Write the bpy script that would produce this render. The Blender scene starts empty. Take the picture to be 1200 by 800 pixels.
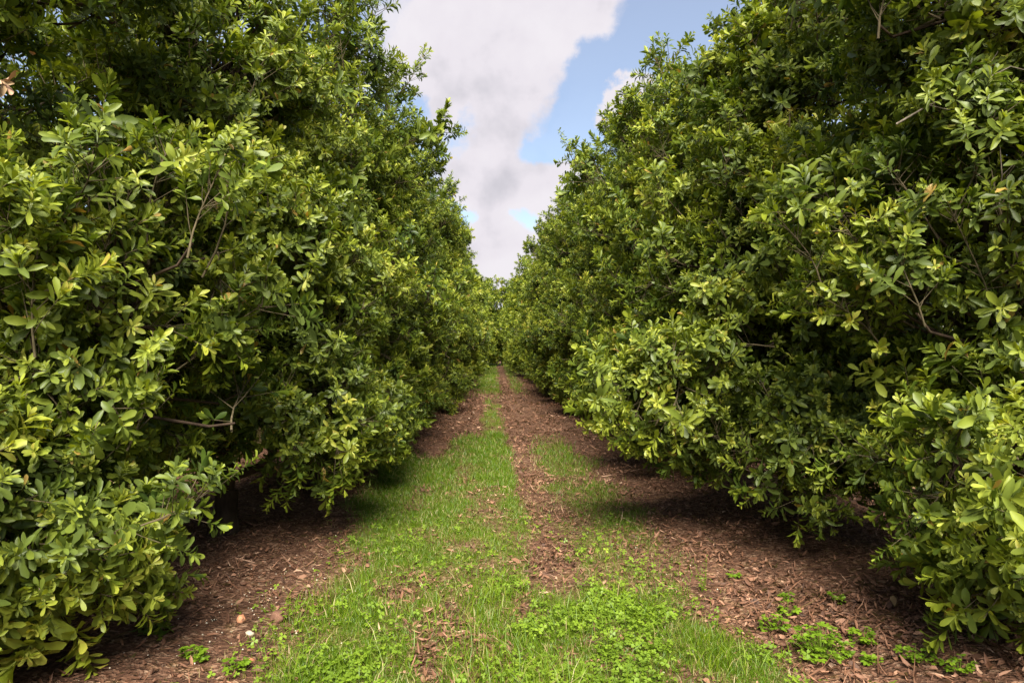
import bpy, math, random
import numpy as np
from mathutils import Vector

PI = math.pi
rng = np.random.default_rng(7)
random.seed(7)
scene = bpy.context.scene
COL = scene.collection

# ------------------------------------------------------------------ helpers
def link(o, parent=None):
    COL.objects.link(o)
    if parent is not None:
        o.parent = parent
    return o

def tag(o, label=None, cat=None, group=None, kind=None):
    if label: o['label'] = label
    if cat: o['category'] = cat
    if group: o['group'] = group
    if kind: o['kind'] = kind
    return o

def empty(name, loc, label, cat, group=None):
    o = bpy.data.objects.new(name, None)
    o.empty_display_size = 0.3
    o.location = loc
    link(o)
    return tag(o, label, cat, group)

def mesh_np(name, V, Q=None, T=None, mats=(), attrs=None, smooth=True, midx=None):
    """one mesh from numpy arrays: quads Q, triangles T, float point attributes"""
    me = bpy.data.meshes.new(name)
    V = np.asarray(V, dtype=np.float32)
    nq = 0 if Q is None else len(Q)
    nt = 0 if T is None else len(T)
    me.vertices.add(len(V))
    me.vertices.foreach_set('co', V.ravel())
    loops = []
    if nq: loops.append(np.asarray(Q, dtype=np.int32).ravel())
    if nt: loops.append(np.asarray(T, dtype=np.int32).ravel())
    loops = np.concatenate(loops)
    me.loops.add(len(loops))
    me.loops.foreach_set('vertex_index', loops)
    tot = np.concatenate([np.full(nq, 4, np.int32), np.full(nt, 3, np.int32)])
    start = np.zeros(len(tot), np.int32)
    start[1:] = np.cumsum(tot)[:-1]
    me.polygons.add(len(tot))
    me.polygons.foreach_set('loop_start', start)
    try:
        me.polygons.foreach_set('loop_total', tot)
    except Exception:
        pass
    me.polygons.foreach_set('use_smooth', np.full(len(tot), smooth, dtype=bool))
    for m in mats:
        me.materials.append(m)
    if midx is not None:
        me.polygons.foreach_set('material_index', np.asarray(midx, np.int32))
    if attrs:
        for k, a in attrs.items():
            at = me.attributes.new(k, 'FLOAT', 'POINT')
            at.data.foreach_set('value', np.asarray(a, np.float32))
    me.update(calc_edges=True)
    me.validate()
    return me

def mobj(name, me, parent=None):
    return link(bpy.data.objects.new(name, me), parent)

def norm(v):
    v = np.asarray(v, float)
    n = np.linalg.norm(v)
    return v / n if n > 1e-9 else np.array([0, 0, 1.0])

def frame(axis, roll=0.0, ref=(0, 0, 1)):
    """columns: x = axis, z = as near ref as possible, rolled"""
    x = norm(axis)
    r = np.asarray(ref, float)
    if abs(np.dot(x, r)) > 0.97:
        r = np.array([1.0, 0.3, 0])
    y = norm(np.cross(r, x))
    z = np.cross(x, y)
    c, s = math.cos(roll), math.sin(roll)
    y2 = c * y + s * z
    z2 = -s * y + c * z
    return np.stack([x, y2, z2], axis=1)

def tube(pts, radii, n=6):
    """tapered tube along a polyline; returns V, Q"""
    pts = np.asarray(pts, float)
    m = len(pts)
    V = []
    for i in range(m):
        d = pts[min(i + 1, m - 1)] - pts[max(i - 1, 0)]
        F = frame(d, 0.0, (0.31, 0.85, 0.42))
        a = np.arange(n) * 2 * PI / n
        V.append(pts[i] + radii[i] * (np.cos(a)[:, None] * F[:, 1] + np.sin(a)[:, None] * F[:, 2]))
    V = np.concatenate(V)
    Q = []
    for i in range(m - 1):
        for k in range(n):
            k2 = (k + 1) % n
            Q.append((i * n + k, i * n + k2, (i + 1) * n + k2, (i + 1) * n + k))
    return V, np.array(Q, np.int32)

class Acc:
    def __init__(s):
        s.V, s.Q, s.T, s.A, s.n = [], [], [], [], 0
    def add(s, V, Q=None, T=None, a=None):
        V = np.asarray(V, float)
        s.V.append(V)
        if Q is not None and len(Q): s.Q.append(np.asarray(Q, np.int64) + s.n)
        if T is not None and len(T): s.T.append(np.asarray(T, np.int64) + s.n)
        if a is None: a = np.zeros(len(V))
        if np.isscalar(a): a = np.full(len(V), a)
        s.A.append(a)
        s.n += len(V)
    def mesh(s, name, mats, smooth=True, attr='tint'):
        return mesh_np(name, np.concatenate(s.V),
                       np.concatenate(s.Q) if s.Q else None,
                       np.concatenate(s.T) if s.T else None,
                       mats, {attr: np.concatenate(s.A)}, smooth)

# value noise in 2-D for masks (numpy)
_lat = np.random.default_rng(3).random((256, 256))
def vnoise(x, y):
    x = np.asarray(x, float); y = np.asarray(y, float)
    xi = np.floor(x).astype(int); yi = np.floor(y).astype(int)
    fx = x - xi; fy = y - yi
    fx = fx * fx * (3 - 2 * fx); fy = fy * fy * (3 - 2 * fy)
    a = _lat[xi % 256, yi % 256]; b = _lat[(xi + 1) % 256, yi % 256]
    c = _lat[xi % 256, (yi + 1) % 256]; d = _lat[(xi + 1) % 256, (yi + 1) % 256]
    return (a * (1 - fx) + b * fx) * (1 - fy) + (c * (1 - fx) + d * fx) * fy
def fbm(x, y, o=4):
    s = 0; a = 0.5
    for i in range(o):
        s = s + a * vnoise(x * 2 ** i + 17.3 * i, y * 2 ** i + 9.1 * i); a *= 0.5
    return s / (1 - 0.5 ** o)
def sstep(a, b, x):
    t = np.clip((np.asarray(x, float) - a) / (b - a), 0, 1)
    return t * t * (3 - 2 * t)
def band(x, a, b, s):
    return sstep(a - s, a + s, x) * (1 - sstep(b - s, b + s, x))

# ------------------------------------------------------------------ materials
def newmat(name):
    m = bpy.data.materials.new(name)
    m.use_nodes = True
    nt = m.node_tree
    nt.nodes.clear()
    return m, nt
def N(nt, typ, **kw):
    n = nt.nodes.new(typ)
    for k, v in kw.items():
        setattr(n, k, v)
    return n
def ramp(nt, stops, interp='LINEAR'):
    r = N(nt, 'ShaderNodeValToRGB')
    r.color_ramp.interpolation = interp
    el = r.color_ramp.elements
    while len(el) > 1: el.remove(el[-1])
    el[0].position = stops[0][0]; el[0].color = (*stops[0][1], 1)
    for p, c in stops[1:]:
        e = el.new(p); e.color = (*c, 1)
    return r

def leaf_material(name, stops, trans=0.28, rough=0.42, tboost=(1.5, 1.45, 0.6), under=0.2, spec=0.4):
    m, nt = newmat(name)
    L = nt.links.new
    out = N(nt, 'ShaderNodeOutputMaterial')
    at = N(nt, 'ShaderNodeAttribute', attribute_name='tint')
    geo = N(nt, 'ShaderNodeNewGeometry')
    tc = N(nt, 'ShaderNodeTexCoord')
    nz = N(nt, 'ShaderNodeTexNoise'); nz.inputs['Scale'].default_value = 22.0; nz.inputs['Detail'].default_value = 3
    L(tc.outputs['Object'], nz.inputs['Vector'])
    ma = N(nt, 'ShaderNodeMath', operation='MULTIPLY_ADD'); ma.inputs[1].default_value = 0.22; ma.inputs[2].default_value = -0.11
    L(nz.outputs['Fac'], ma.inputs[0])
    ad = N(nt, 'ShaderNodeMath', operation='ADD'); L(at.outputs['Fac'], ad.inputs[0]); L(ma.outputs[0], ad.inputs[1])
    r = ramp(nt, stops); L(ad.outputs[0], r.inputs['Fac'])
    # paler underside of the leaf
    mx = N(nt, 'ShaderNodeMix', data_type='RGBA', blend_type='MIX')
    mx.inputs['B'].default_value = (0.20, 0.22, 0.06, 1)
    bf = N(nt, 'ShaderNodeMath', operation='MULTIPLY'); bf.inputs[1].default_value = under
    L(geo.outputs['Backfacing'], bf.inputs[0]); L(bf.outputs[0], mx.inputs['Factor']); L(r.outputs['Color'], mx.inputs['A'])
    p = N(nt, 'ShaderNodeBsdfPrincipled')
    p.inputs['Roughness'].default_value = rough
    p.inputs['Specular IOR Level'].default_value = spec
    L(mx.outputs['Result'], p.inputs['Base Color'])
    tr = N(nt, 'ShaderNodeBsdfTranslucent')
    tm = N(nt, 'ShaderNodeMix', data_type='RGBA', blend_type='MULTIPLY'); tm.inputs['Factor'].default_value = 1
    tm.inputs['B'].default_value = (*tboost, 1)
    L(r.outputs['Color'], tm.inputs['A']); L(tm.outputs['Result'], tr.inputs['Color'])
    ms = N(nt, 'ShaderNodeMixShader'); ms.inputs['Fac'].default_value = trans
    L(p.outputs[0], ms.inputs[1]); L(tr.outputs[0], ms.inputs[2]); L(ms.outputs[0], out.inputs['Surface'])
    return m

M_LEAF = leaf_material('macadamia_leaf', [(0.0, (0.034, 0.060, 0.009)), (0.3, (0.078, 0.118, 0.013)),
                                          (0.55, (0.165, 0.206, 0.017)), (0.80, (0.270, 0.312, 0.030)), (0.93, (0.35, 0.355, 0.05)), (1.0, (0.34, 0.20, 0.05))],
                       trans=0.30, rough=0.45, spec=0.30)
M_GRASS = leaf_material('grass_blade', [(0.0, (0.038, 0.082, 0.002)), (0.5, (0.080, 0.148, 0.003)), (0.85, (0.160, 0.222, 0.008)),
                                        (0.93, (0.30, 0.25, 0.10)), (1.0, (0.38, 0.30, 0.15))], trans=0.3, rough=0.5, under=0.0)
M_CLOVER = leaf_material('clover_leaf', [(0.0, (0.085, 0.15, 0.006)), (0.6, (0.155, 0.245, 0.012)), (1.0, (0.23, 0.31, 0.025))],
                         trans=0.3, rough=0.5, under=0.1)
M_LITTER = leaf_material('dry_leaf', [(0.0, (0.040, 0.020, 0.012)), (0.35, (0.115, 0.052, 0.028)), (0.7, (0.235, 0.120, 0.070)),
                                      (0.93, (0.42, 0.265, 0.175)), (1.0, (0.50, 0.38, 0.28))], trans=0.08, rough=0.65, tboost=(1.2, 0.8, 0.6), under=0.25, spec=0.25)

def bark_material(name, c1, c2, scale=14):
    m, nt = newmat(name); L = nt.links.new
    out = N(nt, 'ShaderNodeOutputMaterial'); p = N(nt, 'ShaderNodeBsdfPrincipled')
    p.inputs['Roughness'].default_value = 0.9; p.inputs['Specular IOR Level'].default_value = 0.15
    tc = N(nt, 'ShaderNodeTexCoord')
    mp = N(nt, 'ShaderNodeMapping'); mp.inputs['Scale'].default_value = (1, 1, 0.35)
    nz = N(nt, 'ShaderNodeTexNoise'); nz.inputs['Scale'].default_value = scale; nz.inputs['Detail'].default_value = 7
    r = ramp(nt, [(0.3, c1), (0.7, c2)])
    b = N(nt, 'ShaderNodeBump'); b.inputs['Strength'].default_value = 0.6; b.inputs['Distance'].default_value = 0.02
    L(tc.outputs['Object'], mp.inputs[0]); L(mp.outputs[0], nz.inputs['Vector']); L(nz.outputs['Fac'], r.inputs[0])
    L(r.outputs[0], p.inputs['Base Color']); L(nz.outputs['Fac'], b.inputs['Height']); L(b.outputs[0], p.inputs['Normal'])
    L(p.outputs[0], out.inputs[0])
    return m
M_BARK = bark_material('macadamia_bark', (0.022, 0.014, 0.009), (0.070, 0.046, 0.030))
M_TWIG = bark_material('twig_bark', (0.055, 0.045, 0.022), (0.13, 0.10, 0.06), 30)
M_DEADWOOD = bark_material('bare_twig_bark', (0.12, 0.095, 0.07), (0.23, 0.19, 0.15), 40)

# ------------------------------------------------------------------ leaves, shoots, sprays
def leaf_proto(kind):
    """leaf along +x, unit length, normal +z: blunt, widest past the middle, wavy edged"""
    if kind == 'hi':
        t = np.array([0.0, 0.13, 0.36, 0.64, 0.87, 1.0])
        w = np.array([0.013, 0.030, 0.095, 0.155, 0.140, 0.045])
        V = []
        for i, (a, b) in enumerate(zip(t, w)):
            wav = 0.022 * (1 if i % 2 else -1) * (b > 0.05)
            z = -0.20 * a * a
            V += [(a, b, z + b * 0.32 + wav), (a, 0, z), (a, -b, z + b * 0.32 - wav)]
        Q = []
        for i in range(len(t) - 1):
            k = i * 3
            Q += [(k, k + 1, k + 4, k + 3), (k + 1, k + 2, k + 5, k + 4)]
        Q = [q[::-1] for q in Q]
        return np.array(V), np.array(Q)
    if kind == 'mid':
        V = [(0, 0, 0), (0.64, 0.15, 0.0), (0.6, 0, -0.07), (0.64, -0.15, 0.0), (1.0, 0, -0.2)]
        Q = [(0, 2, 4, 1), (0, 3, 4, 2)]
        return np.array(V), np.array(Q)
    V = [(0, 0, 0), (0.6, 0.2, -0.02), (1.0, 0, -0.15), (0.6, -0.2, -0.02)]
    return np.array(V), np.array([(0, 3, 2, 1)])

def make_shoot(kind, length, nwh, per, size, wide=1.0, open_=0.0):
    """a twig with whorls of leaves; x = axis. returns V,Q,A(tint), twig tube separately"""
    LV, LQ = leaf_proto(kind)
    acc = Acc()
    for i in range(nwh):
        f = (i + 1) / nwh
        px = length * (0.25 + 0.75 * f)
        ang = 1.25 - 0.75 * f + rng.normal(0, 0.10) + open_      # wide below, steep at the tip
        sz = size * (1.08 - 0.45 * max(0, f - 0.5) / 0.5) * rng.uniform(0.75, 1.2)
        n = per if i < nwh - 1 else per + 1
        ro = rng.uniform(0, 2 * PI)
        for k in range(n):
            phi = ro + 2 * PI * k / n + rng.normal(0, 0.22)
            a = ang + rng.normal(0, 0.24)
            rad = np.array([0, math.cos(phi), math.sin(phi)])
            d = math.cos(a) * np.array([1, 0, 0]) + math.sin(a) * rad
            up = norm(np.array([1, 0, 0]) - math.cos(a) * d)   # upper face looks along the twig
            y = np.cross(up, d)
            R = np.stack([d, y, up], axis=1)
            tw = rng.normal(0, 0.35)
            c, s = math.cos(tw), math.sin(tw)
            R = R @ np.array([[1, 0, 0], [0, c, -s], [0, s, c]])
            s_ = sz * rng.uniform(0.7, 1.25)
            P = LV.copy()
            P[:, 2] *= rng.uniform(-0.2, 2.6)
            P[:, 1] *= wide * rng.uniform(0.82, 1.18)
            V = (P * s_) @ R.T + np.array([px, 0, 0])
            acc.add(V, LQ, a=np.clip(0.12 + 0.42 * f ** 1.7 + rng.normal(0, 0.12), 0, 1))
    return np.concatenate(acc.V), np.concatenate(acc.Q), np.concatenate(acc.A)

def make_spray(kind, nsh, length, nwh, per, size):
    """a leafy branch end: curved main twig, side shoots all round. x = axis, z up"""
    acc = Acc(); tw = Acc()
    bend = rng.uniform(-0.15, 0.30)
    wide = rng.uniform(.78, 1.2)
    def axis_pt(f):
        x = f * length
        return np.array([x, 0.06 * math.sin(3 * f + bend * 9), bend * f * f * length])
    for k in range(nsh):
        term = k == nsh - 1
        f = 1.0 if term else rng.uniform(0.12, 0.95) ** 0.8
        p = axis_pt(f)
        t = norm(axis_pt(min(f + .02, 1.02)) - axis_pt(f - .02))
        if term:
            d = t
        else:
            phi = k * 2.4 + rng.normal(0, 0.35)
            F = frame(t)
            a = rng.uniform(0.55, 1.1)
            d = math.cos(a) * t + math.sin(a) * (math.cos(phi) * F[:, 1] + math.sin(phi) * F[:, 2])
            d = norm(d + np.array([0, 0, 0.25]))
        bare = 0.0 if term else rng.uniform(0.05, 0.22) * (1.1 - 0.5 * f)
        nw = nwh + int(rng.integers(-2, 3))
        sv, sq, sa = make_shoot(kind, 0.044 * nw * rng.uniform(.75, 1.25), nw, per if rng.random() < .6 else per - 1, size * rng.uniform(.78, 1.22), wide, rng.normal(.05, .2))
        R = frame(d, rng.uniform(0, 2 * PI))
        sc = rng.uniform(0.85, 1.12)
        V = (sv * sc) @ R.T + p + d * bare
        # gravity: leaves sag
        acc.add(V, sq, a=np.clip(sa + rng.normal(0, 0.10), 0, 1))
        if kind != 'lo':
            tv, tq = tube([p, p + d * bare * 0.6 + np.array([0, 0, -.006]), p + d * (bare + 0.17 * sc)], [0.0042, 0.0034, 0.0022], 4)
            tw.add(tv, tq)
    pts = [axis_pt(f) for f in (0, .25, .5, .75, 1)]
    tv, tq = tube(pts, [0.009, 0.0075, 0.006, 0.0048, 0.0035], 5 if kind == 'hi' else 3)
    tw.add(tv, tq)
    return (np.concatenate(acc.V), np.concatenate(acc.Q), np.concatenate(acc.A),
            np.concatenate(tw.V), np.concatenate(tw.Q))

SPRAY = {
    'hi': [make_spray('hi', 15, rng.uniform(.5, .85), 5, 4, rng.uniform(.092, .112)) for _ in range(16)],
    'mid': [make_spray('mid', 15, rng.uniform(.5, .85), 5, 4, rng.uniform(.100, .116)) for _ in range(10)],
    'lo': [make_spray('lo', 9, rng.uniform(.6, .9), 3, 3, 0.165) for _ in range(7)],
}

CAM = np.array([0.0, 0.0, 1.9])
NV = {k: len(leaf_proto(k)[0]) for k in ('hi', 'mid', 'lo')}

def inside_any(p, lobes, skip, k):
    for j, (c, r) in enumerate(lobes):
        if j != skip and np.sum(((p - c) / r) ** 2) < k * k:
            return True
    return False

def build_tree_meshes(name, base, lobes_w, lod, dens=6.0, trunk_r=0.11, fork=0.7, feature=None, seed=1, top_shoots=10, inner=0.30):
    """meshes of trunk, limbs and crown in coordinates relative to base.
    lobes_w: (centre, radii, density factor) relative to base"""
    g = np.random.default_rng(seed)
    base = np.asarray(base, float)
    lobes = [(np.array(l[0], float), np.array(l[1], float)) for l in lobes_w]
    leaf = Acc(); twig = Acc(); trunk = Acc(); limbs = []
    # trunk with a few big limbs
    lean = g.normal(0, 0.06, 2)
    hub = np.array([lean[0], lean[1], fork])
    pts = [np.array([0, 0, -0.12]), np.array([0, 0, 0.05]), np.array([lean[0] * .4, lean[1] * .4, fork * .5]), hub]
    tv, tq = tube(pts, [trunk_r * 1.5, trunk_r * 1.25, trunk_r, trunk_r * .95], 12)
    tv = tv + g.normal(0, trunk_r * 0.03, tv.shape)
    trunk.add(tv, tq)
    paths = []
    for c, r in lobes:
        mid = hub * 0.45 + c * 0.55 + np.array([0, 0, -0.18 * abs(c[2] - fork)]) * (1 if c[2] > fork else -1) + g.normal(0, 0.08, 3)
        P = [hub + np.array([0, 0, -.12]), hub * .75 + mid * .25 + g.normal(0, .03, 3), mid, mid * .45 + c * .55 + g.normal(0, .05, 3), c + g.normal(0, .08, 3)]
        if c[2] > 1.6:
            P.append(c + np.array([g.normal(0, .15), g.normal(0, .15), r[2] * 0.75]))
        rr = np.linspace(trunk_r * .62, 0.022, len(P))
        tv, tq = tube(P, rr, 7)
        la = trunk if c[2] > 1.6 else Acc()
        la.add(tv, tq); limbs.append(la)
        paths.append(np.array(P))
    def place(kind, p, axis, s, tone, roll=None):
        sp = SPRAY[kind][int(g.integers(len(SPRAY[kind])))]
        R = frame(axis, g.normal(0, 0.5) if roll is None else roll)
        at = np.clip(sp[2] + tone, 0, 0.93)
        nl = NV[kind]
        m = np.repeat(g.random(len(at) // nl) < 0.006, nl)
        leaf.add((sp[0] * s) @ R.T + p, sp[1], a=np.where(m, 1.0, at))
        if kind != 'lo':
            twig.add((sp[3] * s) @ R.T + p, sp[4])
    for j, (c, r) in enumerate(lobes):
        df = lobes_w[j][2] if len(lobes_w[j]) > 2 else 1.0
        pp = 1.6
        area = 4 * PI * (((r[0] * r[1]) ** pp + (r[0] * r[2]) ** pp + (r[1] * r[2]) ** pp) / 3) ** (1 / pp)
        n = int(area * dens * df)
        k = 0; tries = 0
        while k < n and tries < n * 8:
            tries += 1
            u = norm(g.normal(0, 1, 3))
            lump = 1 + 0.16 * math.sin(3.1 * u[0] + 2 * j + seed) * math.sin(3.7 * u[2] + 1.3 * seed) + 0.08 * g.normal()
            q = g.random()
            rad = (g.uniform(0.82, 1.06) if q > inner else g.uniform(0.45, 0.82)) * lump
            p = c + u * r * rad
            if p[2] < 0.2 or inside_any(p, lobes, j, 0.62):
                k += 0.25
                continue
            W0 = (base + p) * np.array([1, 1, 1.25])
            cn = (math.sin(W0[0] * 3.3 + seed + 1.7 * math.sin(W0[2] * 1.9)) + math.sin(W0[1] * 2.9 + 2.1 * seed + 1.3 * math.sin(W0[0] * 2.3)) + math.sin(W0[2] * 3.5 + .7 * seed + 1.5 * math.sin(W0[1] * 2.1))) / 3
            if q > inner and rad > .72 and g.random() < np.clip(.5 - cn * 1.5, 0, .93):
                k += 0.06
                continue
            nrm = norm(u / r)
            low = p[2] < 1.35
            ax = nrm * 0.85 + np.array([0, 0, -0.22 if low else 0.55]) + g.normal(0, 0.33, 3)
            ax = norm(ax)
            s = g.uniform(0.72, 1.08)
            L_ = 0.7 * s
            b = p - ax * L_ * 0.75
            if b[2] < 0.22: b[2] = 0.22
            if (b + ax * L_)[2] < 0.18: continue
            W = base + p
            kind = lod
            if lod == 'hi':
                d = np.linalg.norm(W - CAM)
                tocam = norm(CAM + np.array([0, 1.5, 0]) - W)
                if d > 9.5 or np.dot(nrm, tocam) < -0.35: kind = 'mid'
            tone = g.normal(0.09, 0.12)
            if g.random() < 0.20: tone += 0.22
            place(kind, b, ax, s, tone)
            # side branch that carries the spray
            if g.random() < (0.75 if lod == 'hi' else 0.45) and lod != 'lo':
                P = paths[j]
                i0 = int(np.argmin(np.sum((P[1:] - b) ** 2, axis=1))) + 1
                a0 = P[i0]
                m1 = a0 * .55 + b * .45 + np.array([0, 0, -0.07]) + g.normal(0, 0.05, 3)
                tv, tq = tube([a0, m1, b * .8 + m1 * .2, b + ax * .1], [0.017, 0.013, 0.010, 0.008], 5)
                limbs[j].add(tv, tq)
            k += 1
    # upright water shoots that break the outline at the top
    for _ in range(top_shoots):
        j = int(np.argmax([c[2] + r[2] * g.uniform(.8, 1.1) for c, r in lobes]))
        c, r = lobes[j]
        a = g.uniform(0, 2 * PI); q = g.uniform(0.2, 0.95)
        p = c + np.array([math.cos(a) * r[0] * q, math.sin(a) * r[1] * q, r[2] * math.sqrt(1 - q * q) * g.uniform(.9, 1.05)])
        place('hi' if lod == 'hi' and np.linalg.norm(base + p - CAM) < 8.5 else ('mid' if lod != 'lo' else 'lo'), p - np.array([0, 0, .25]),
              norm(np.array([math.cos(a) * .45, math.sin(a) * .45, 1.0]) + g.normal(0, .15, 3)), g.uniform(.85, 1.2), 0.08)
    for f in (feature or []):
        p, ax, s, tone = f
        place('hi' if lod == 'hi' else lod, np.array(p, float) - base, norm(ax), s, tone)
    out = {'trunk': trunk.mesh(name + '_trunk', [M_BARK])}
    out['limb'] = [a.mesh(name + '_limb', [M_BARK]) for a in limbs if a is not trunk]
    out['crown'] = leaf.mesh(name + '_crown', [M_LEAF])
    if twig.n:
        out['twig'] = twig.mesh(name + '_twig', [M_TWIG])
    return out

def assemble(root, meshes):
    mobj('trunk', meshes['trunk'], root)
    for lm in meshes['limb']: mobj('limb', lm, root)
    cr = mobj('crown', meshes['crown'], root)
    if 'twig' in meshes: mobj('twig', meshes['twig'], cr)
    return root

def copy_tree(root, loc, rz, sc, label, group):
    r = root.copy(); COL.objects.link(r)
    r.location = loc; r.rotation_euler = (0, 0, rz); r.scale = sc
    r['label'] = label; r['group'] = group
    for ch in list(root.children):
        c = ch.copy(); COL.objects.link(c); c.parent = r
        for gch in list(ch.children):
            d = gch.copy(); COL.objects.link(d); d.parent = c
    return r

# ------------------------------------------------------------------ ground
def bare_spots(x, y):
    wx = x + (fbm(x * 4 + 13, y * 3 + 7) - .5) * .3; wy = y + (fbm(x * 3 + 31, y * 3 + 77) - .5) * .6
    h = 1.0
    for (cx, cy, rx, ry, k) in ((-0.36, 4.2, .15, .6, .97), (-0.33, 5.2, .12, .5, .9), (-0.20, 6.7, .3, .22, .92), (0.05, 6.2, .2, .30, .9), (-1.25, 6.3, .22, .45, .85),
                                (0.27, 5.2, .09, .3, .9), (-0.12, 8.2, .22, .6, .85), (1.15, 3.95, .28, .13, .85), (-.95, 9.0, .2, .6, .7), (-.40, 10.5, .16, .8, .8),
                                (.75, 4.75, .14, .12, .7), (-.75, 5.6, .2, .16, .75), (.1, 7.4, .16, .35, .85), (.45, 4.5, .1, .15, .6)):
        h = h * (1 - k * np.exp(-(((wx - cx) / rx) ** 2 + ((wy - cy) / ry) ** 2)))
    return h

def grass_mask(x, y):
    n1 = fbm(x * 1.1 + 5, y * 0.8 + 3); n2 = fbm(x * 3.1 + 40, y * 2.1 + 11)
    wx = x + (n1 - .5) * 0.9
    left = band(wx, -1.30 - .36 * sstep(5.0, 8.5, y), -0.42, .20) * (1 - sstep(10.5, 13.5, y + (n1 - .5) * 4)) * 0.95
    cen = band(wx, -0.5, 0.34, .16) * (1 - sstep(12, 16, y)) * 0.85
    cfar = band(x + (n1 - .5) * .5, -0.22, 0.22, .12) * sstep(11, 14, y) * (1 - sstep(20, 26, y)) * 0.7
    far = band(x + (n1 - .5) * .6, -0.75, 0.28, .2) * sstep(24, 30, y)
    farl = band(x, -1.6, -1.0, .2) * sstep(22, 26, y) * 0.7
    farr = band(x, 0.75, 1.25, .2) * sstep(24, 30, y) * 0.6
    right = band(wx, 0.62, 1.45, .2) * (1 - sstep(11, 15, y)) * 0.42
    near = band(wx, 0.0, 1.75 - 0.55 * (y - 4.2), .2) * (1 - sstep(5.2, 6.2, y)) * 0.95
    nl = band(wx, -1.32, -0.5, .15) * (1 - sstep(4.3, 5.2, y)) * 0.9
    g = np.maximum.reduce([left, cen, cfar, far, farl, farr, right, near, nl])
    track = band(x + (n2 - .5) * .35, 0.33, 0.72, .09) * sstep(5.2, 6.0, y)
    g = g * (1 - 0.9 * track)
    g = g * bare_spots(x, y)
    n3 = fbm(x * 1.6 + 91, y * 1.0 + 57)
    g = g * np.clip(0.62 + 1.5 * (n2 - .28), 0.25, 1.15) * (1 - .55 * sstep(.58, .70, n3))
    return np.clip(g, 0, 1)

def ground_z(x, y):
    h = (fbm(x * .7, y * .7, 3) - .5) * 0.10 + (fbm(x * 4, y * 4, 2) - .5) * 0.03
    h = h - 0.035 * np.exp(-((x - .53) / .25) ** 2) - 0.03 * np.exp(-((x + .85) / .3) ** 2)
    m = sstep(1.6, 2.8, np.abs(x - 0.35)) * 0.05
    fade = 1 - sstep(40, 90, np.hypot(x, y))
    return (h + m) * fade

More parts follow.
